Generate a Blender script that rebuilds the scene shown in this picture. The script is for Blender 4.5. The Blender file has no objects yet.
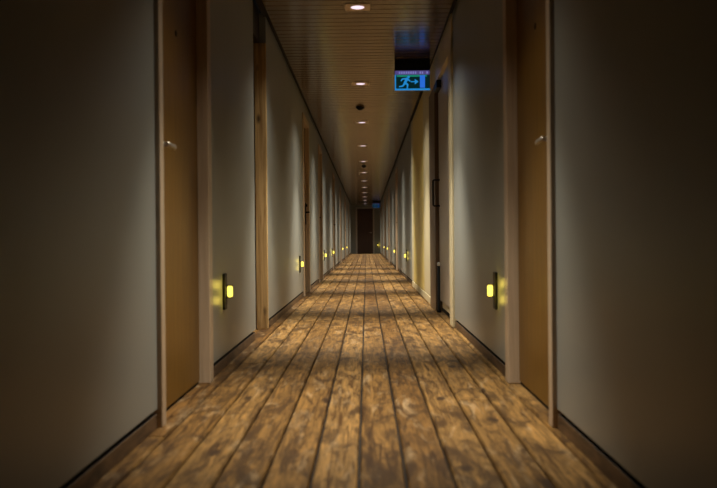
import bpy, bmesh, math, random
from mathutils import Matrix, Vector, Euler

random.seed(11)
scene = bpy.context.scene
COL = scene.collection

# ------------------------------------------------------------------ dimensions
HW = 0.71            # half width of the corridor
H = 2.36             # ceiling height
Y0, Y1 = -3.0, 41.55  # corridor length (camera stands at y = 0)
WT = 0.13            # wall thickness
BASE = 0.070         # bottom of the wall boards
CAM = Vector((0.045, 0.0, 0.67))

# ------------------------------------------------------------------ materials
def new_mat(name):
    m = bpy.data.materials.new(name)
    m.use_nodes = True
    nt = m.node_tree
    b = nt.nodes['Principled BSDF']
    return m, nt, b

def N(nt, t, **kw):
    n = nt.nodes.new(t)
    for k, v in kw.items():
        if k.startswith('i_'):
            n.inputs[k[2:]].default_value = v
        else:
            setattr(n, k, v)
    return n

def ramp(nt, stops, interp='LINEAR'):
    r = nt.nodes.new('ShaderNodeValToRGB')
    r.color_ramp.interpolation = interp
    els = r.color_ramp.elements
    while len(els) < len(stops):
        els.new(0.5)
    for e, (p, c) in zip(els, stops):
        e.position = p
        e.color = (c[0], c[1], c[2], 1)
    return r

def mix(nt, a, b, fac, blend='MIX'):
    n = nt.nodes.new('ShaderNodeMix')
    n.data_type = 'RGBA'
    n.blend_type = blend
    for sock, v in ((n.inputs[0], fac), (n.inputs[6], a), (n.inputs[7], b)):
        if hasattr(v, 'links') or isinstance(v, bpy.types.NodeSocket):
            nt.links.new(v, sock)
        elif isinstance(v, (int, float)):
            sock.default_value = v
        else:
            sock.default_value = (v[0], v[1], v[2], 1)
    return n.outputs[2]

def math_node(nt, op, a, b=0.0, clamp=False):
    n = nt.nodes.new('ShaderNodeMath')
    n.operation = op
    n.use_clamp = clamp
    for sock, v in ((n.inputs[0], a), (n.inputs[1], b)):
        if isinstance(v, bpy.types.NodeSocket):
            nt.links.new(v, sock)
        else:
            sock.default_value = v
    return n.outputs[0]

def coords(nt, scale):
    tc = N(nt, 'ShaderNodeTexCoord')
    mp = N(nt, 'ShaderNodeMapping')
    mp.inputs['Scale'].default_value = scale
    nt.links.new(tc.outputs['Object'], mp.inputs['Vector'])
    return mp.outputs['Vector']

def plain(name, color, rough=0.5, metal=0.0, scale=(30, 30, 30), var=0.12, bump=0.0, spec=0.5):
    m, nt, b = new_mat(name)
    v = coords(nt, scale)
    no = N(nt, 'ShaderNodeTexNoise', i_Scale=1.0, i_Detail=4.0)
    nt.links.new(v, no.inputs['Vector'])
    lo = [c * (1 - var) for c in color]
    hi = [min(1, c * (1 + var)) for c in color]
    r = ramp(nt, [(0.3, lo), (0.7, hi)])
    nt.links.new(no.outputs['Fac'], r.inputs[0])
    nt.links.new(r.outputs[0], b.inputs['Base Color'])
    b.inputs['Roughness'].default_value = rough
    b.inputs['Metallic'].default_value = metal
    b.inputs['Specular IOR Level'].default_value = spec
    if bump:
        bp = N(nt, 'ShaderNodeBump', i_Strength=bump, i_Distance=0.002)
        nt.links.new(no.outputs['Fac'], bp.inputs['Height'])
        nt.links.new(bp.outputs[0], b.inputs['Normal'])
    return m

def wood(name, lo, hi, rough, scale, knots=False, spec=0.5, coat=0.0):
    """Straight-grained timber; scale stretches the grain along the board."""
    m, nt, b = new_mat(name)
    v = coords(nt, scale)
    n1 = N(nt, 'ShaderNodeTexNoise', i_Scale=1.0, i_Detail=6.0, i_Roughness=0.6)
    n1.inputs['Distortion'].default_value = 0.8
    nt.links.new(v, n1.inputs['Vector'])
    r = ramp(nt, [(0.32, lo), (0.68, hi)])
    nt.links.new(n1.outputs['Fac'], r.inputs[0])
    col = r.outputs[0]
    if knots:
        vo = N(nt, 'ShaderNodeTexVoronoi', i_Scale=1.0)
        nt.links.new(coords(nt, (7, 7, 3.2)), vo.inputs['Vector'])
        rk = ramp(nt, [(0.06, (1, 1, 1)), (0.16, (0, 0, 0))])
        nt.links.new(vo.outputs['Distance'], rk.inputs[0])
        col = mix(nt, col, [c * 0.3 for c in lo], rk.outputs[0])
    nt.links.new(col, b.inputs['Base Color'])
    b.inputs['Roughness'].default_value = rough
    b.inputs['Specular IOR Level'].default_value = spec
    b.inputs['Coat Weight'].default_value = coat
    b.inputs['Coat Roughness'].default_value = 0.2
    bp = N(nt, 'ShaderNodeBump', i_Strength=0.15, i_Distance=0.002)
    nt.links.new(n1.outputs['Fac'], bp.inputs['Height'])
    nt.links.new(bp.outputs[0], b.inputs['Normal'])
    return m

def emit(name, color, strength, base=(0.02, 0.02, 0.02)):
    m, nt, b = new_mat(name)
    b.inputs['Base Color'].default_value = (*base, 1)
    b.inputs['Emission Color'].default_value = (*color, 1)
    b.inputs['Emission Strength'].default_value = strength
    b.inputs['Roughness'].default_value = 0.3
    return m

def floor_material():
    m, nt, b = new_mat('worn_floor_planks')
    geo = N(nt, 'ShaderNodeNewGeometry')
    isl = geo.outputs['Random Per Island']
    tc = N(nt, 'ShaderNodeTexCoord')
    # every plank samples its own piece of the timber
    off = N(nt, 'ShaderNodeCombineXYZ')
    nt.links.new(math_node(nt, 'MULTIPLY', isl, 37.0), off.inputs[2])
    add = N(nt, 'ShaderNodeVectorMath', operation='ADD')
    nt.links.new(tc.outputs['Object'], add.inputs[0])
    nt.links.new(off.outputs[0], add.inputs[1])
    P = add.outputs[0]

    def noise(scale, detail=5.0, dist=0.0, rough=0.6):
        mp = N(nt, 'ShaderNodeMapping')
        mp.inputs['Scale'].default_value = scale
        nt.links.new(P, mp.inputs['Vector'])
        no = N(nt, 'ShaderNodeTexNoise', i_Scale=1.0, i_Detail=detail, i_Roughness=rough)
        no.inputs['Distortion'].default_value = dist
        nt.links.new(mp.outputs[0], no.inputs['Vector'])
        return no.outputs['Fac'], mp.outputs[0]

    tint = ramp(nt, [(0.0, (0.120, 0.058, 0.016)), (0.35, (0.200, 0.106, 0.031)),
                     (0.7, (0.270, 0.152, 0.050)), (1.0, (0.158, 0.081, 0.023))])
    nt.links.new(isl, tint.inputs[0])
    col = tint.outputs[0]
    # grain
    g, _ = noise((46, 2.6, 1), 8.0, 1.2, 0.72)
    gr = ramp(nt, [(0.37, (0.28, 0.21, 0.16)), (0.50, (1, 1, 1)), (0.64, (1.75, 1.7, 1.6))])
    nt.links.new(g, gr.inputs[0])
    col = mix(nt, col, gr.outputs[0], 0.92, 'MULTIPLY')
    # pale scuffed patches
    w, _ = noise((17, 3.2, 1), 7.0, 0.9, 0.68)
    wr = ramp(nt, [(0.54, (0, 0, 0)), (0.72, (1, 1, 1))])
    nt.links.new(w, wr.inputs[0])
    col = mix(nt, col, (0.45, 0.315, 0.175), math_node(nt, 'MULTIPLY', wr.outputs[0], 0.75))
    # dark grubby patches
    d, _ = noise((13, 3.6, 1), 7.0, 0.9, 0.68)
    dr = ramp(nt, [(0.38, (1, 1, 1)), (0.54, (0, 0, 0))])
    nt.links.new(d, dr.inputs[0])
    col = mix(nt, col, (0.044, 0.021, 0.009), math_node(nt, 'MULTIPLY', dr.outputs[0], 0.82))
    # knots
    mp = N(nt, 'ShaderNodeMapping')
    mp.inputs['Scale'].default_value = (6.2, 2.6, 1)
    nt.links.new(P, mp.inputs['Vector'])
    vo = N(nt, 'ShaderNodeTexVoronoi', i_Scale=1.0)
    nt.links.new(mp.outputs[0], vo.inputs['Vector'])
    kn, _ = noise((30, 24, 1), 3.0)
    dist = math_node(nt, 'ADD', vo.outputs['Distance'], math_node(nt, 'MULTIPLY', math_node(nt, 'SUBTRACT', kn, 0.5), 0.18))
    kr = ramp(nt, [(0.08, (1, 1, 1)), (0.16, (0, 0, 0))])
    nt.links.new(dist, kr.inputs[0])
    col = mix(nt, col, (0.035, 0.017, 0.009), math_node(nt, 'MULTIPLY', kr.outputs[0], 0.9))
    nt.links.new(col, b.inputs['Base Color'])
    rr = math_node(nt, 'ADD', math_node(nt, 'MULTIPLY', g, 0.25), 0.45)
    nt.links.new(rr, b.inputs['Roughness'])
    b.inputs['Specular IOR Level'].default_value = 0.16
    bp = N(nt, 'ShaderNodeBump', i_Strength=0.35, i_Distance=0.003)
    nt.links.new(g, bp.inputs['Height'])
    nt.links.new(bp.outputs[0], b.inputs['Normal'])
    return m

def wall_material():
    m, nt, b = new_mat('grey_wall_board')
    v = coords(nt, (1.2, 1.2, 0.5))
    n1 = N(nt, 'ShaderNodeTexNoise', i_Scale=1.0, i_Detail=5.0)
    nt.links.new(v, n1.inputs['Vector'])
    r = ramp(nt, [(0.3, (0.255, 0.257, 0.236)), (0.7, (0.295, 0.298, 0.275))])
    nt.links.new(n1.outputs['Fac'], r.inputs[0])
    nt.links.new(r.outputs[0], b.inputs['Base Color'])
    b.inputs['Roughness'].default_value = 0.38
    b.inputs['Specular IOR Level'].default_value = 0.35
    n2 = N(nt, 'ShaderNodeTexNoise', i_Scale=160.0, i_Detail=2.0)
    nt.links.new(coords(nt, (1, 1, 1)), n2.inputs['Vector'])
    bp = N(nt, 'ShaderNodeBump', i_Strength=0.06, i_Distance=0.001)
    nt.links.new(n2.outputs['Fac'], bp.inputs['Height'])
    nt.links.new(bp.outputs[0], b.inputs['Normal'])
    return m

def ceiling_material():
    m, nt, b = new_mat('brown_lacquered_slats')
    geo = N(nt, 'ShaderNodeNewGeometry')
    r = ramp(nt, [(0.0, (0.080, 0.051, 0.030)), (1.0, (0.104, 0.068, 0.041))])
    nt.links.new(geo.outputs['Random Per Island'], r.inputs[0])
    nt.links.new(r.outputs[0], b.inputs['Base Color'])
    b.inputs['Metallic'].default_value = 0.10
    b.inputs['Specular IOR Level'].default_value = 0.26
    b.inputs['Roughness'].default_value = 0.18
    n2 = N(nt, 'ShaderNodeTexNoise', i_Scale=1.0, i_Detail=3.0)
    nt.links.new(coords(nt, (3, 40, 1)), n2.inputs['Vector'])
    bp = N(nt, 'ShaderNodeBump', i_Strength=0.02, i_Distance=0.001)
    nt.links.new(n2.outputs['Fac'], bp.inputs['Height'])
    nt.links.new(bp.outputs[0], b.inputs['Normal'])
    return m

M_FLOOR = floor_material()
M_WALL = wall_material()
M_CEIL = ceiling_material()
M_GAP = plain('dark_gap', (0.006, 0.005, 0.005), 0.9)
M_SKIRT = wood('dark_skirting_wood', (0.035, 0.018, 0.008), (0.170, 0.092, 0.040), 0.55, (20, 6, 30))
M_DOOR = wood('honey_door_veneer', (0.120, 0.056, 0.006), (0.190, 0.092, 0.011), 0.36, (60, 60, 2.5), spec=0.22)
M_FRAME = wood('pale_door_frame', (0.44, 0.325, 0.22), (0.55, 0.42, 0.295), 0.36, (50, 50, 2), spec=0.5)
M_TIMBER = wood('knotty_timber', (0.30, 0.165, 0.055), (0.62, 0.41, 0.18), 0.5, (40, 40, 2.0), knots=True)
M_DARKDOOR = wood('dark_service_door', (0.018, 0.012, 0.008), (0.035, 0.024, 0.016), 0.5, (40, 40, 2))
M_CREAM = wood('cream_painted_timber', (0.60, 0.51, 0.32), (0.70, 0.60, 0.39), 0.42, (30, 30, 2))
M_GOLD = wood('golden_pine', (0.74, 0.57, 0.16), (0.84, 0.67, 0.23), 0.42, (30, 30, 1.6))
M_TAUPE = plain('taupe_door_paint', (0.50, 0.44, 0.38), 0.4, var=0.05)
M_JAMBBROWN = wood('brown_jamb', (0.10, 0.060, 0.035), (0.16, 0.10, 0.06), 0.45, (40, 40, 2))
M_ENDDOOR = wood('red_brown_end_door', (0.050, 0.020, 0.012), (0.085, 0.036, 0.020), 0.5, (40, 40, 2))
M_STEEL = plain('satin_steel', (0.50, 0.45, 0.40), 0.42, 0.9, var=0.04)
M_BLACK = plain('black_metal', (0.006, 0.0055, 0.005), 0.5, 0.0, spec=0.25)
M_LAMPTRIM = plain('brushed_lamp_trim', (0.62, 0.46, 0.34), 0.35, 0.3, (4, 200, 4))
M_LENS = emit('downlight_lens', (1.0, 0.80, 0.90), 1.1)
M_GLASS = emit('yellow_lamp_glass', (1.0, 0.78, 0.10), 2.2)
M_WHITE = plain('glow_dot_white', (0.75, 0.74, 0.70), 0.4)
M_SIGNBODY = plain('sign_housing', (0.10, 0.09, 0.16), 0.35)
M_SIGNTOP = emit('sign_top_glow', (0.14, 0.10, 0.38), 0.5, (0.08, 0.07, 0.14))
M_SIGNTICK = emit('sign_top_ticks', (0.30, 0.32, 0.75), 0.8)
M_SIGNPANEL = emit('sign_green_panel', (0.001, 0.022, 0.024), 0.7)
M_SIGNGREEN = emit('sign_green_band', (0.01, 0.26, 0.16), 0.8)
M_SIGNCYAN = emit('sign_cyan_figure', (0.02, 0.30, 0.75), 0.75)
M_SIGNBLUE = emit('sign_blue_door', (0.03, 0.20, 0.90), 0.7)

# ------------------------------------------------------------------ mesh helpers
def box(bm, x0, x1, y0, y1, z0, z1, bev=0.0, mat=0):
    x0, x1 = sorted((x0, x1)); y0, y1 = sorted((y0, y1)); z0, z1 = sorted((z0, z1))
    vs = [bm.verts.new(p) for p in ((x0, y0, z0), (x1, y0, z0), (x1, y1, z0), (x0, y1, z0),
                                    (x0, y0, z1), (x1, y0, z1), (x1, y1, z1), (x0, y1, z1))]
    fs = [bm.faces.new([vs[i] for i in q]) for q in ((3, 2, 1, 0), (4, 5, 6, 7), (0, 1, 5, 4),
                                                     (1, 2, 6, 5), (2, 3, 7, 6), (3, 0, 4, 7))]
    for f in fs:
        f.material_index = mat
    if bev:
        es = list({e for f in fs for e in f.edges})
        r = bmesh.ops.bevel(bm, geom=es, offset=bev, segments=2, profile=0.5, affect='EDGES')
        for f in r['faces']:
            f.material_index = mat

def lathe(bm, profile, centre, axis='Z', seg=28, sx=1.0, sy=1.0, mat=0):
    """Solid of revolution; profile = [(radius, height)...] from bottom to top."""
    rings = []
    c = Vector(centre)
    def pt(r, h, a):
        u, v = r * math.cos(a) * sx, r * math.sin(a) * sy
        return c + {'Z': Vector((u, v, h)), 'X': Vector((h, u, v)), 'Y': Vector((u, h, v))}[axis]
    for r, h in profile:
        if r < 1e-6:
            rings.append([bm.verts.new(pt(0, h, 0))])
        else:
            rings.append([bm.verts.new(pt(r, h, 2 * math.pi * k / seg)) for k in range(seg)])
    for a, b in zip(rings, rings[1:]):
        for k in range(seg):
            k2 = (k + 1) % seg
            if len(a) == 1 and len(b) == 1:
                continue
            if len(a) == 1:
                f = bm.faces.new((a[0], b[k2], b[k]))
            elif len(b) == 1:
                f = bm.faces.new((a[k], a[k2], b[0]))
            else:
                f = bm.faces.new((a[k], a[k2], b[k2], b[k]))
            f.smooth = True
            f.material_index = mat
    for ring, rev in ((rings[0], True), (rings[-1], False)):
        if len(ring) > 1:
            f = bm.faces.new(ring[::-1] if rev else ring)
            f.material_index = mat

def tube(bm, pts, r, seg=12):
    """Round bar along a polyline."""
    pts = [Vector(p) for p in pts]
    rings = []
    for i, p in enumerate(pts):
        d = (pts[min(i + 1, len(pts) - 1)] - pts[max(i - 1, 0)]).normalized()
        up = Vector((0, 0, 1)) if abs(d.z) < 0.9 else Vector((0, 1, 0))
        u = d.cross(up).normalized(); v = u.cross(d)
        rings.append([bm.verts.new(p + r * (math.cos(2 * math.pi * k / seg) * u + math.sin(2 * math.pi * k / seg) * v)) for k in range(seg)])
    for a, b in zip(rings, rings[1:]):
        for k in range(seg):
            f = bm.faces.new((a[k], a[(k + 1) % seg], b[(k + 1) % seg], b[k]))
            f.smooth = True
    bm.faces.new(rings[0][::-1]); bm.faces.new(rings[-1])

def poly(bm, pts, y0, y1, mat=0):
    """Prism: outline in x,z pushed from y0 to y1."""
    a = [bm.verts.new((x, y0, z)) for x, z in pts]
    b = [bm.verts.new((x, y1, z)) for x, z in pts]
    n = len(pts)
    bm.faces.new(a).material_index = mat
    bm.faces.new(b[::-1]).material_index = mat
    for k in range(n):
        bm.faces.new((a[k], b[k], b[(k + 1) % n], a[(k + 1) % n])).material_index = mat

def obj(name, bm, mats, parent=None, origin=None):
    """Link bm as one mesh; origin moves the object's origin there (world shape unchanged)."""
    bmesh.ops.recalc_face_normals(bm, faces=bm.faces)
    if origin is not None:
        bmesh.ops.translate(bm, vec=-Vector(origin), verts=bm.verts)
    me = bpy.data.meshes.new(name)
    bm.to_mesh(me); bm.free()
    for m in (mats if isinstance(mats, (list, tuple)) else [mats]):
        me.materials.append(m)
    o = bpy.data.objects.new(name, me)
    COL.objects.link(o)
    if parent is not None:
        o.parent = parent
        if origin is not None:
            w = Vector(origin)
            p = parent
            while p is not None:
                w = w - p.location
                p = p.parent
            o.location = w
    elif origin is not None:
        o.location = origin
    return o

def empty(name, loc):
    o = bpy.data.objects.new(name, None)
    o.empty_display_size = 0.1
    COL.objects.link(o)
    o.location = loc
    return o

def tag(o, label=None, cat=None, group=None, kind=None):
    for k, v in (('label', label), ('category', cat), ('group', group), ('kind', kind)):
        if v:
            o[k] = v
    return o

def copy_tree(o, loc=None, parent=None):
    c = o.copy()
    COL.objects.link(c)
    c.parent = parent
    if loc is not None:
        c.location = loc
    for ch in list(o.children):
        copy_tree(ch, None, c)
    return c

# ------------------------------------------------------------------ layout along the corridor (metres ahead of the camera)
DOOR_TOP = 2.13
CASE = 0.09
# (y0, y1 of the outer frame, end of the leaf that carries the handle, handle kind)
LEFT_DOORS = [(3.05, 4.08, 'near', 'steel'), (10.15, 11.16, 'far', 'plate'), (13.45, 14.45, 'near', 'plate'),
              (19.2, 20.2, 'far', 'plate'), (24.3, 25.3, 'near', 'plate'), (29.8, 30.8, 'far', 'plate'), (35.0, 36.0, 'near', 'plate')]
RIGHT_DOORS = [(3.00, 4.02, 'near', 'steel'), (17.85, 18.85, 'near', 'plate'), (24.1, 25.1, 'near', 'plate'),
               (29.2, 30.2, 'near', 'plate'), (35.0, 36.0, 'near', 'plate')]
SERVICE = (5.76, 6.48)          # recessed narrow door on the left
BAY = (6.46, 8.68)              # taupe door with cream frame on the right
PANELS = (8.70, 12.25)          # tall timber panels on the right

# ------------------------------------------------------------------ floor
bm = bmesh.new()
PW = 0.134
ks = range(-7, 7)
for k in ks:
    xa, xb = 0.0175 + PW * k, 0.0175 + PW * (k + 1)
    y = Y0 - random.uniform(0, 4.0)
    while y < Y1:
        L = random.uniform(5.0, 11.0)
        ya, yb = max(y, Y0), min(y + L, Y1)
        y += L
        if yb - ya < 0.2:
            continue
        g, c, dp = 0.0034, 0.005, 0.007
        dz = random.uniform(-0.0012, 0.0)
        lo = [(xa + g, ya + .001), (xb - g, ya + .001), (xb - g, yb - .001), (xa + g, yb - .001)]
        hi = [(xa + g + c, ya + .003), (xb - g - c, ya + .003), (xb - g - c, yb - .003), (xa + g + c, yb - .003)]
        vb = [bm.verts.new((px, py, -0.022)) for px, py in lo]
        vm = [bm.verts.new((px, py, -dp + dz)) for px, py in lo]
        vt = [bm.verts.new((px, py, dz)) for px, py in hi]
        bm.faces.new(vt)
        for a, b in ((vb, vm), (vm, vt)):
            for i in range(4):
                bm.faces.new((a[i], a[(i + 1) % 4], b[(i + 1) % 4], b[i]))
box(bm, -0.95, 0.98, Y0, Y1, -0.05, -0.0215, 0, 1)
tag(obj('floor', bm, [M_FLOOR, M_GAP]), 'worn brown knotty plank floor running the length of the corridor', 'floor', kind='structure')

# ------------------------------------------------------------------ side walls, skirting and shadow gaps
def wall_side(side, name, openings, full_openings):
    s = -1 if side == 'left' else 1
    xi, xo = s * HW, s * (HW + WT)
    ops = sorted([(a, b, DOOR_TOP + 0.075) for a, b in openings] + [(a, b, H + 0.05) for a, b in full_openings])
    bm = bmesh.new()
    y = Y0
    spans = []
    for a, b, top in ops:
        spans.append((y, a)); y = b
        if top < H:
            box(bm, xi, xo, a - 0.012, b + 0.012, top, H + 0.05)
    spans.append((y, Y1))
    for a, b in spans:
        box(bm, xi, xo, a + (0.010 if a > Y0 else 0), b - (0.010 if b < Y1 else 0), BASE, H + 0.05, 0.002)
    tag(obj(name, bm, M_WALL), f'grey smooth {side} wall of the corridor', 'wall', kind='structure')
    # skirting board, set just behind the face of the wall, with a gap over it, its shade painted black
    bm = bmesh.new()
    for a, b in spans:
        a2, b2 = a + (0.022 if a > Y0 else 0), b - (0.010 if b < Y1 else 0)
        box(bm, s * (HW + 0.002), s * (HW + 0.03), a2, b2, 0.0, BASE - 0.018, 0.002, 0)
        box(bm, s * (HW + 0.004), s * (HW + 0.03), a2, b2, BASE - 0.019, BASE - 0.0175, 0, 1)
        box(bm, s * (HW + 0.03), xo, a, b, -0.01, BASE + 0.004, 0, 1)
    tag(obj('baseboard_' + side, bm, [M_SKIRT, M_GAP]), f'low dark wooden skirting board along the {side} wall', 'skirting board', kind='structure')

wall_side('left', 'wall_left', [(a, b) for a, b, *_ in LEFT_DOORS], [SERVICE])
wall_side('right', 'wall_right', [(a, b) for a, b, *_ in RIGHT_DOORS], [BAY, PANELS])

# unseen slabs added behind the openings to stop light leaks
for side, s in (('left', -1), ('right', 1)):
    bm = bmesh.new()
    box(bm, s * (HW + WT + 0.03), s * (HW + WT + 0.08), Y0, Y1, -0.05, H + 0.2)
    tag(obj('leak_slab_1' if s < 0 else 'leak_slab_2', bm, M_GAP), None, None, kind='structure')

# end walls
bm = bmesh.new()
box(bm, -0.79, -0.475, Y1, Y1 + 0.12, -0.02, H + 0.05)
box(bm, 0.44, 0.79, Y1, Y1 + 0.12, -0.02, H + 0.05)
box(bm, -0.475, 0.44, Y1, Y1 + 0.12, 2.27, H + 0.05)
tag(obj('wall_far', bm, M_WALL), 'grey wall closing the far end of the corridor', 'wall', kind='structure')
bm = bmesh.new()
box(bm, -0.85, 0.85, Y0 - 0.12, Y0, -0.02, H + 0.05)
tag(obj('wall_back', bm, M_WALL), 'grey wall behind the camera', 'wall', kind='structure')

# ------------------------------------------------------------------ ceiling of transverse slats
bm = bmesh.new()
P = 0.12
cw = HW - 0.035
y = Y0
prof = [(0.0015, 0.012), (0.0015, 0.003), (0.003, 0.0008), (0.007, 0.0), (0.113, 0.0), (0.117, 0.0008), (0.1185, 0.003), (0.1185, 0.012)]
while y < Y1 - 0.01:
    L = [bm.verts.new((-cw, y + py, H + pz)) for py, pz in prof]
    R = [bm.verts.new((cw, y + py, H + pz)) for py, pz in prof]
    for i in range(len(prof) - 1):
        f = bm.faces.new((L[i], R[i], R[i + 1], L[i + 1])); f.smooth = False
    bm.faces.new(L); bm.faces.new(R[::-1])
    bm.faces.new((L[0], L[-1], R[-1], R[0]))
    y += P
box(bm, -HW - 0.02, HW + 0.02, Y0, Y1, H + 0.02, H + 0.08, 0, 1)
tag(obj('ceiling', bm, [M_CEIL, M_GAP]), 'glossy brown slatted ceiling', 'ceiling', kind='structure')

# ------------------------------------------------------------------ hotel doors
door_no = 0
def handle_steel(s, y, z, d):
    """Round rose, neck and lever pointing along d."""
    x = s * 0.745
    bm = bmesh.new()
    prof = [(0.026, 0.0), (0.026, 0.007), (0.023, 0.010), (0.010, 0.010), (0.010, 0.048), (0.0, 0.048)]
    lathe(bm, [(r, -s * h) for r, h in prof], (x, y, z), 'X', 24)
    tube(bm, [(x - s * 0.045, y - d * 0.010, z), (x - s * 0.048, y + d * 0.03, z), (x - s * 0.048, y + d * 0.10, z), (x - s * 0.044, y + d * 0.125, z)], 0.010, 14)
    return bm

def handle_plate(s, y, z, d):
    x = s * 0.745
    bm = bmesh.new()
    box(bm, x, x - s * 0.012, y - 0.025, y + 0.025, z - 0.16, z + 0.12, 0.004)
    lathe(bm, [(r, -s * h) for r, h in [(0.011, 0.01), (0.011, 0.052), (0.0, 0.052)]], (x, y, z), 'X', 16)
    tube(bm, [(x - s * 0.050, y - d * 0.008, z), (x - s * 0.052, y + d * 0.11, z)], 0.010, 12)
    box(bm, x - s * 0.012, x - s * 0.030, y - 0.012, y + 0.012, z + 0.07, z + 0.105, 0.003)
    return bm

def room_door(side, y0, y1, end, kind, label):
    global door_no
    door_no += 1
    s = -1 if side == 'left' else 1
    root = empty(f'door_{door_no}', (s * HW, (y0 + y1) / 2, 0))
    tag(root, label, 'door', kind='structure')
    f = HW - 0.015
    bm = bmesh.new()
    for a, b in ((y0, y0 + 0.062), (y1 - CASE, y1)):
        box(bm, s * f, s * (HW + WT), a, b, 0.0, DOOR_TOP + 0.07, 0.004)
    box(bm, s * f, s * (HW + WT), y0 + 0.062, y1 - CASE, DOOR_TOP, DOOR_TOP + 0.07, 0.004)
    obj('door_frame', bm, M_FRAME, root, (s * HW, (y0 + y1) / 2, 0))
    a, b = y0 + 0.065, y1 - CASE - 0.003
    bm = bmesh.new()
    box(bm, s * 0.745, s * 0.79, a, b, 0.014, DOOR_TOP - 0.004, 0.003)
    leaf = obj('door_leaf', bm, M_DOOR, root, (s * 0.745, (a + b) / 2, 0.014))
    d = 1 if end == 'near' else -1
    hy = a + 0.065 if end == 'near' else b - 0.065
    bm = (handle_steel if kind == 'steel' else handle_plate)(s, hy, 1.035, d)
    obj('door_handle', bm, M_STEEL if kind == 'steel' else M_BLACK, leaf, (s * 0.745, hy, 1.035))
    bm = bmesh.new()
    lathe(bm, [(r, -s * h) for r, h in [(0.013, -0.001), (0.013, 0.003), (0.007, 0.004), (0.0, 0.002)]], (s * 0.745, (a + b) / 2, 1.54), 'X', 16)
    obj('peephole', bm, M_BLACK, leaf, (s * 0.745, (a + b) / 2, 1.54))
    bm = bmesh.new()
    box(bm, s * 0.750, s * (HW + WT), a, b, -0.004, 0.010)
    obj('threshold', bm, M_GAP, root, (s * HW, (y0 + y1) / 2, 0))
    return root

ORD = ['nearest', 'second', 'third', 'fourth', 'fifth', 'sixth', 'seventh', 'eighth']
for i, (a, b, e, k) in enumerate(LEFT_DOORS):
    lab = ('honey brown room door with steel lever and pale frame, closest on the left wall' if i == 0 else
           'brown room door with black lever plate, just beyond the second wall light on the left' if i == 1 else
           f'brown room door with pale frame, {ORD[i]} room door along the left wall')
    room_door('left', a, b, e, k, lab)
for i, (a, b, e, k) in enumerate(RIGHT_DOORS):
    lab = ('honey brown room door with steel lever and pale frame, closest on the right wall' if i == 0 else
           f'brown room door with pale frame, {ORD[i]} room door along the right wall')
    room_door('right', a, b, e, k, lab)

# narrow recessed service door, rough timber lining
door_no += 1
root = tag(empty(f'door_{door_no}', (-HW, sum(SERVICE) / 2, 0)), 'dark narrow service door recessed in a knotty timber lining on the left wall', 'door', kind='structure')
a, b = SERVICE
bm = bmesh.new()
box(bm, -(HW - 0.004), -(HW + 0.085), b - 0.045, b - 0.004, 0.0, 2.17, 0.004)
box(bm, -(HW + 0.020), -(HW + 0.085), a + 0.004, a + 0.045, 0.0, 2.17, 0.004)
obj('door_lining', bm, M_TIMBER, root, (-HW, sum(SERVICE) / 2, 0))
bm = bmesh.new()
box(bm, -(HW + 0.088), -(HW + 0.125), a + 0.012, b - 0.012, 0.012, 2.17, 0.003)
leaf = obj('door_leaf', bm, M_DARKDOOR, root, (-(HW + .088), sum(SERVICE) / 2, 0.012))
bm = bmesh.new()
lathe(bm, [(0.022, 0), (0.022, 0.006), (0.009, 0.008), (0.009, 0.025), (0.019, 0.032), (0.019, 0.045), (0, 0.05)], (-(HW + 0.088), a + 0.10, 1.03), 'X', 20)
obj('door_knob', bm, M_BLACK, leaf, (-(HW + .088), a + .10, 1.03))
bm = bmesh.new()
box(bm, -(HW + 0.05), -(HW + 0.125), a + 0.002, b - 0.002, 2.172, H + 0.05)
obj('header_panel', bm, M_DARKDOOR, root, (-HW, sum(SERVICE) / 2, 2.172))  # dark colour painted in for the ceiling's shade above the lining

# taupe door with black pull handle on the right
door_no += 1
root = tag(empty(f'door_{door_no}', (HW, sum(BAY) / 2, 0)), 'taupe door with long black pull handle and cream frame, under the near exit sign', 'door', kind='structure')
a, b = BAY
JB = 7.98
bm = bmesh.new()
box(bm, HW - 0.015, HW + WT, a, a + 0.22, 0.0, 2.20, 0.004)
box(bm, HW - 0.012, HW + WT, a, b, 2.12, H + 0.03, 0.004)
obj('door_frame', bm, M_CREAM, root, (HW, sum(BAY) / 2, 0))
bm = bmesh.new()
box(bm, HW - 0.018, HW + WT, JB, b - 0.002, 0.0, 2.118, 0.004)
obj('door_jamb', bm, M_JAMBBROWN, root, (HW, (JB + b) / 2, 0))
bm = bmesh.new()
box(bm, 0.728, 0.78, a + 0.224, JB - 0.006, 0.10, 2.115, 0.003)
leaf = obj('door_leaf', bm, M_TAUPE, root, (0.745, (a + JB) / 2, 0.1))
bm = bmesh.new()
box(bm, 0.735, 0.79, a + 0.224, JB - 0.20, 0.045, 0.098, 0.003)
obj('kick_plate', bm, M_CREAM, root, (0.745, (a + JB) / 2, 0.045))
bm = bmesh.new()
box(bm, 0.75, 0.79, a + 0.224, JB - 0.004, -0.002, 0.043)
obj('threshold', bm, M_GAP, root, (0.75, (a + JB) / 2, 0))
bm = bmesh.new()
hx, hy = 0.728, JB - 0.10
tube(bm, [(hx, hy, 0.98), (hx - 0.055, hy, 0.98), (hx - 0.062, hy, 0.987), (hx - 0.062, hy, 1.213), (hx - 0.055, hy, 1.22), (hx, hy, 1.22)], 0.009, 12)
obj('pull_handle', bm, M_BLACK, leaf, (hx, hy, 1.1))
bm = bmesh.new()
box(bm, hx, hx - 0.045, hy - 0.26, hy + 0.03, 2.03, 2.10, 0.006)
obj('door_closer', bm, M_BLACK, leaf, (hx, hy, 2.06))

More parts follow.
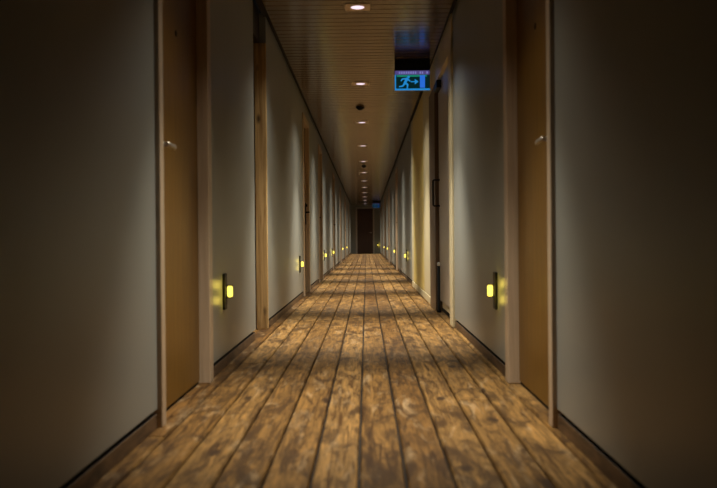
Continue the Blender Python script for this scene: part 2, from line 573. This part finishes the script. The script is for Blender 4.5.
# added black bar and pale tip, standing in for dark door gap and glow
root = tag(empty('door_gap_stand_in', (0.722, 7.93, 0)), 'added slim black bar with pale tip, standing in for the dark gap and glow beside the taupe door', 'gap_bar')
bm = bmesh.new()
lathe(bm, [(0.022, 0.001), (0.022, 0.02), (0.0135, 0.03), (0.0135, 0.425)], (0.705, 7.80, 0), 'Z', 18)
obj('gap_bar', bm, M_BLACK, root, (0.705, 7.80, 0))
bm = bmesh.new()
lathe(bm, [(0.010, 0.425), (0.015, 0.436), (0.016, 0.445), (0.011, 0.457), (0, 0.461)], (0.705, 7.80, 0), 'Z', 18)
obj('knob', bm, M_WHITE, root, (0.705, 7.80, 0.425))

# tall timber wall panels on the right
pan = [(8.70, 9.72, M_CREAM, 'tall tan timber wall panel next to the taupe door'),
       (9.72, 10.72, M_GOLD, 'golden timber wall panel between the tan panel and another golden panel'),
       (10.72, 11.82, M_GOLD, 'golden timber wall panel beside the narrow cream panel'),
       (11.82, 12.25, M_CREAM, 'narrow cream timber wall panel at the far end of the panelled stretch')]
for a, b, m, lab in pan:
    r = tag(empty('wall_panel', (HW, (a + b) / 2, 0)), lab, 'wall panel', 'timber panels on the right wall')
    bm = bmesh.new()
    box(bm, HW - 0.008, HW + 0.05, a + 0.006, b - 0.006, 0.078, H - 0.012, 0.004)
    obj('panel_board', bm, m, r, (HW, (a + b) / 2, 0))
    bm = bmesh.new()
    box(bm, HW - 0.012, HW + 0.05, a + 0.002, b - 0.002, 0.0, 0.074, 0.004)
    obj('plinth', bm, M_CREAM, r, (HW, (a + b) / 2, 0))

# door at the far end
door_no += 1
root = tag(empty(f'door_{door_no}', (-0.0175, Y1, 0)), 'dark red brown door in a thin grey frame closing the far end of the corridor', 'door', kind='structure')
bm = bmesh.new()
box(bm, -0.472, -0.40, Y1 - 0.015, Y1 + 0.1, 0, 2.265, 0.004)
box(bm, 0.365, 0.437, Y1 - 0.015, Y1 + 0.1, 0, 2.265, 0.004)
box(bm, -0.40, 0.365, Y1 - 0.015, Y1 + 0.1, 2.20, 2.265, 0.004)
obj('door_frame', bm, M_TAUPE, root, (-0.0175, Y1, 0))
bm = bmesh.new()
box(bm, -0.397, 0.362, Y1 + 0.03, Y1 + 0.075, 0.008, 2.197, 0.003)
leaf = obj('door_leaf', bm, M_ENDDOOR, root, (-0.0175, Y1 + .03, 0))
bm = bmesh.new()
lathe(bm, [(0.026, 0), (0.026, -0.008), (0.010, -0.010), (0.010, -0.05), (0, -0.05)], (0.29, Y1 + 0.03, 1.03), 'Y', 18)
tube(bm, [(0.30, Y1 - 0.018, 1.03), (0.18, Y1 - 0.018, 1.03)], 0.010, 12)
obj('door_handle', bm, M_STEEL, leaf, (0.29, Y1 + .03, 1.03))

# ------------------------------------------------------------------ recessed downlights
LIGHT_Y = [3.35] + [3.15 + 3.02 * k for k in range(1, 13)]
LX = -0.005
def make_downlight(powers):
    root = empty('downlight', (0, 0, H))
    bm = bmesh.new()
    # square plate with a round hole: four quarter rings to the square edge
    h, r0, seg, z0, z1 = 0.092, 0.050, 40, -0.0035, 0.002
    def sq(a):
        c, s_ = math.cos(a), math.sin(a)
        k = h / max(abs(c), abs(s_))
        return c * k, s_ * k
    rows = []
    for zz, kind in ((z1, 'o'), (z0, 'o'), (z0, 'i'), (0.012, 'c')):
        row = []
        for q in range(seg):
            a = 2 * math.pi * (q + 0.5) / seg
            if kind == 'o': x, y = sq(a)
            elif kind == 'i': x, y = r0 * math.cos(a), r0 * math.sin(a)
            else: x, y = r0 * 0.93 * math.cos(a), r0 * 0.93 * math.sin(a)
            row.append(bm.verts.new((x, y, zz)))
        rows.append(row)
    for A, B in zip(rows, rows[1:]):
        for q in range(seg):
            bm.faces.new((A[q], A[(q + 1) % seg], B[(q + 1) % seg], B[q]))
    obj('trim_plate', bm, M_LAMPTRIM, root)
    bm = bmesh.new()
    lathe(bm, [(0.047, 0.006), (0.049, -0.003), (0.040, -0.0065), (0.0, -0.008)], (0, 0, 0), 'Z', 32)
    obj('lens', bm, M_LENS, root)
    # the lamp throws a strong narrow beam and a weaker wide one
    for nm, en, size in powers:
        ld = bpy.data.lights.new(nm, 'SPOT')
        ld.energy = en
        ld.color = (1.0, 0.935, 0.775)
        ld.spot_size = math.radians(size)
        ld.spot_blend = 1.0
        ld.shadow_soft_size = 0.04
        lo = bpy.data.objects.new(nm, ld)
        COL.objects.link(lo)
        lo.parent = root
        lo.location = (0, 0, -0.03)
    return root

NTH = ['', 'nearest one in view, at the top edge', 'second', 'third', 'fourth', 'fifth', 'sixth', 'seventh', 'eighth', 'ninth', 'tenth', 'eleventh', 'twelfth']
make = lambda: make_downlight((('beam', 470.0, 74), ('spill', 62.0, 128)))
first = make_downlight((('beam', 330.0, 68), ('spill', 46.0, 100)))
proto = make()
for k, y in enumerate(LIGHT_Y):
    o = first if k == 0 else proto if k == 1 else copy_tree(proto)
    # keep clear of slat grooves: sits on the slat face
    o.location = (LX, y, H - 0.001)
    lab = ('square downlight above the pair of nearest room doors' if k == 0 else
           'square metal ceiling downlight with bright round lens, nearest the top of the picture' if k == 1 else
           'square ceiling downlight just before the nearest smoke detector' if k == 2 else
           f'square ceiling downlight, {NTH[k]} of the row in view from the nearest')
    tag(o, lab, 'ceiling light', 'ceiling downlights along the corridor')

# ------------------------------------------------------------------ low wall lights
def make_sconce(s):
    """Built for a wall whose face is at local x = 0, the room towards -s."""
    root = empty('wall_light', (0, 0, 0))
    q = -s
    bm = bmesh.new()
    box(bm, 0, q * 0.014, -0.036, 0.036, -0.095, 0.095, 0.004)
    obj('back_plate', bm, M_BLACK, root)
    bm = bmesh.new()
    lathe(bm, [(0.006, -0.030), (0.012, -0.027), (0.0145, -0.018), (0.0145, 0.018), (0.012, 0.027), (0.006, 0.030)], (q * 0.034, 0, 0), 'Z', 20)
    obj('lamp_glass', bm, M_GLASS, root)
    for zz in (-0.034, 0.029):
        bm = bmesh.new()
        box(bm, q * 0.012, q * 0.049, -0.009, 0.009, zz, zz + 0.005, 0.0015)
        obj('glass_holder', bm, M_BLACK, root)
    for zz in (-0.045, 0.04):
        ld = bpy.data.lights.new('wall_lamp', 'POINT')
        ld.energy = 0.11
        ld.color = (1.0, 0.74, 0.10)
        ld.shadow_soft_size = 0.024
        lo = bpy.data.objects.new('lamp', ld)
        COL.objects.link(lo)
        lo.parent = root
        lo.location = (q * 0.042, -0.05, zz)
    return root

SL = [(4.47, 'yellow wall light beside the nearest room door on the left'),
      (9.53, 'yellow wall light on the left just before the door with the black lever plate'),
      (15.0, 'yellow wall light, third from the camera on the left wall'),
      (18.6, 'yellow wall light, fourth from the camera on the left wall'),
      (25.7, 'yellow wall light, fifth from the camera on the left wall'),
      (31.2, 'yellow wall light, farthest from the camera on the left wall')]
SR = [(4.36, 'yellow wall light beside the nearest room door on the right'),
      (14.0, 'yellow wall light on the right just beyond the golden timber panels'),
      (19.4, 'yellow wall light, third from the camera on the right wall'),
      (25.7, 'yellow wall light, fourth from the camera on the right wall'),
      (30.7, 'yellow wall light, farthest from the camera on the right wall')]
for s, rows in ((-1, SL), (1, SR)):
    proto = make_sconce(s)
    for i, (y, lab) in enumerate(rows):
        o = proto if i == 0 else copy_tree(proto)
        o.location = (s * HW, y, 0.405)
        tag(o, lab, 'wall light', 'low yellow wall lights')
proto = make_sconce(1)
proto.location = (0.60, Y1, 0.415)
proto.rotation_euler = (0, 0, math.radians(90))
tag(proto, 'yellow wall light on the far end wall beside the dark end door', 'wall light', 'low yellow wall lights')

# ------------------------------------------------------------------ emergency exit signs
def make_exit_sign(top_m, tick_m, panel_m, green_m, cyan_m, blue_m):
    """Local origin at the ceiling, centre of the sign; faces -y."""
    root = empty('exit_sign', (0, 0, 0))
    w, zt, zb = 0.165, -0.108, -0.292
    bm = bmesh.new()
    box(bm, -w, w, -0.028, 0.028, -0.106, 0.0, 0.004)
    obj('mounting_box', bm, M_BLACK, root)
    bm = bmesh.new()
    box(bm, -w, w, -0.025, 0.025, zb, zt + 0.004, 0.004)
    obj('housing', bm, M_SIGNBODY, root)
    bm = bmesh.new()
    box(bm, -w + .002, w - .002, -0.031, -0.024, -0.146, zt, 0.002)
    top = obj('light_bar', bm, top_m, root)
    for k in range(13):
        x = -0.125 + k * 0.0215
        if k in (8, 11):
            continue
        bm = bmesh.new()
        box(bm, x, x + 0.010, -0.0325, -0.0305, -0.138, -0.118)
        obj('light_rib', bm, tick_m, top)
    bm = bmesh.new()
    box(bm, -w + .010, w - .004, -0.029, -0.0245, zb + 0.018, -0.148, 0)
    panel = obj('sign_panel', bm, panel_m, root)
    bm = bmesh.new()
    box(bm, -w + .020, w - .030, -0.0298, -0.0288, -0.166, -0.1485)
    obj('green_band', bm, green_m, panel)
    bm = bmesh.new()   # glowing edge along the left side and the bottom
    box(bm, -w, -w + .012, -0.031, -0.024, zb, -0.146, 0.001)
    box(bm, -w + .012, w, -0.031, -0.024, zb, zb + 0.016, 0.001)
    obj('edge_glow', bm, cyan_m, root)
    # running figure
    ya, yb = -0.0305, -0.0285
    bm = bmesh.new()
    cx, cz = -0.062, -0.218
    n = 14
    poly(bm, [(cx + 0.026 + 0.0125 * math.cos(2 * math.pi * k / n), cz + 0.050 + 0.0125 * math.sin(2 * math.pi * k / n)) for k in range(n)], ya, yb)
    def limb(p, q, r0, r1):
        p, q = Vector(p), Vector(q)
        d = (q - p).normalized(); nn = Vector((-d.y, d.x))
        poly(bm, [(v.x + cx, v.y + cz) for v in (p + nn * r0, p - nn * r0, q - nn * r1, q + nn * r1)], ya, yb)
    limb((0.016, 0.040), (-0.010, -0.008), 0.013, 0.012)     # trunk
    limb((-0.010, -0.004), (0.020, -0.022), 0.010, 0.008)    # front thigh
    limb((0.018, -0.018), (0.012, -0.062), 0.008, 0.006)     # front shin
    limb((-0.008, -0.006), (-0.030, -0.036), 0.010, 0.007)   # rear thigh
    limb((-0.026, -0.034), (-0.064, -0.040), 0.007, 0.006)   # rear shin
    limb((0.014, 0.034), (0.042, 0.010), 0.007, 0.006)       # front arm
    limb((0.012, 0.036), (-0.030, 0.032), 0.007, 0.006)      # rear arm
    limb((-0.030, 0.034), (-0.046, 0.012), 0.006, 0.005)
    obj('running_figure', bm, cyan_m, panel)
    bm = bmesh.new()
    poly(bm, [(x, z - 0.010) for x, z in [(-0.016, -0.197), (0.022, -0.197), (0.022, -0.176), (0.058, -0.202), (0.022, -0.228), (0.022, -0.207), (-0.016, -0.207)]], ya, yb)
    obj('arrow', bm, cyan_m, panel)
    bm = bmesh.new()
    poly(bm, [(0.070, -0.270), (0.118, -0.270), (0.118, -0.152), (0.070, -0.152)], ya, yb)
    obj('doorway', bm, blue_m, panel)
    return root

SIGN = (M_SIGNTOP, M_SIGNTICK, M_SIGNPANEL, M_SIGNGREEN, M_SIGNCYAN, M_SIGNBLUE)
WEAK = []
for m in SIGN:   # the far sign has weaker tubes
    m2 = m.copy()
    m2.name = 'weak_' + m.name
    m2.node_tree.nodes['Principled BSDF'].inputs['Emission Strength'].default_value *= 0.22
    WEAK.append(m2)
sg = make_exit_sign(*SIGN)
sg.location = (0.488, 8.0, H)
tag(sg, 'blue glowing running figure exit sign hanging from the ceiling over the taupe door', 'exit sign', 'emergency exit signs')
s2 = make_exit_sign(*WEAK)
s2.location = (0.488, 37.0, H)
tag(s2, 'tiny blue exit sign hanging at the far end of the corridor', 'exit sign', 'emergency exit signs')

# ------------------------------------------------------------------ smoke detectors and sprinkler
def make_detector():
    root = empty('smoke_detector', (0, 0, H))
    bm = bmesh.new()
    lathe(bm, [(0.0, -0.018), (0.054, -0.018), (0.056, -0.010), (0.056, 0.0)], (0, 0, 0), 'Z', 30)
    obj('base', bm, M_BLACK, root)
    bm = bmesh.new()
    lathe(bm, [(0.0, -0.044), (0.016, -0.043), (0.028, -0.038), (0.034, -0.030), (0.042, -0.027), (0.046, -0.018)], (0, 0, 0), 'Z', 30)
    obj('sensor_dome', bm, M_BLACK, root)
    return root
d = make_detector()
d.location = (-0.022, 10.8, H)
tag(d, 'dark round smoke detector on the ceiling between the second and third downlights in view', 'smoke detector', 'ceiling smoke detectors')
d2 = copy_tree(d, (0.0, 19.4, H))
tag(d2, 'dark smoke detector just past the fifth downlight in view', 'smoke detector', 'ceiling smoke detectors')
r = tag(empty('ceiling_sprinkler', (-0.12, 21.4, H)), 'small pale sprinkler head on the ceiling beside the sixth downlight', 'sprinkler')
bm = bmesh.new()
lathe(bm, [(0.0, -0.008), (0.034, -0.007), (0.036, 0.0)], (-0.12, 21.4, H + 0.004), 'Z', 20)
obj('escutcheon', bm, M_STEEL, r, (-0.12, 21.4, H))
bm = bmesh.new()
lathe(bm, [(0.0, -0.052), (0.024, -0.050), (0.024, -0.047), (0.006, -0.045), (0.006, -0.030), (0.011, -0.022), (0.011, -0.006)], (-0.12, 21.4, H), 'Z', 18)
obj('deflector', bm, M_STEEL, r, (-0.12, 21.4, H))

# ------------------------------------------------------------------ world: no daylight reaches the corridor
w = bpy.data.worlds.new('dark_building')
scene.world = w
w.use_nodes = True
w.node_tree.nodes['Background'].inputs[0].default_value = (0.02, 0.02, 0.02, 1)
w.node_tree.nodes['Background'].inputs[1].default_value = 0.1

# ------------------------------------------------------------------ camera
cd = bpy.data.cameras.new('camera')
cd.sensor_width = 36.0
FPX = 850.0
cd.lens = 36.0 * FPX / 717.0
cd.clip_start = 0.02
cd.clip_end = 200
cd.dof.use_dof = True
cd.dof.focus_distance = 9.0
cd.dof.aperture_fstop = 3.2
cam = bpy.data.objects.new('camera', cd)
COL.objects.link(cam)
R = (Matrix.Rotation(math.atan(8.0 / FPX), 4, 'Z') @ Matrix.Rotation(math.radians(90) - math.atan(4.0 / FPX), 4, 'X')
     @ Matrix.Rotation(math.radians(-0.5), 4, 'Z'))
cam.matrix_world = Matrix.Translation(CAM) @ R
scene.camera = cam

vs = scene.view_settings
vs.view_transform = 'Standard'
vs.look = 'None'
vs.gamma = 1.0
vs.exposure = 0.0
vs.use_curve_mapping = False
scene.cycles.use_denoising = True
scene.cycles.max_bounces = 10
scene.cycles.sample_clamp_indirect = 4.0
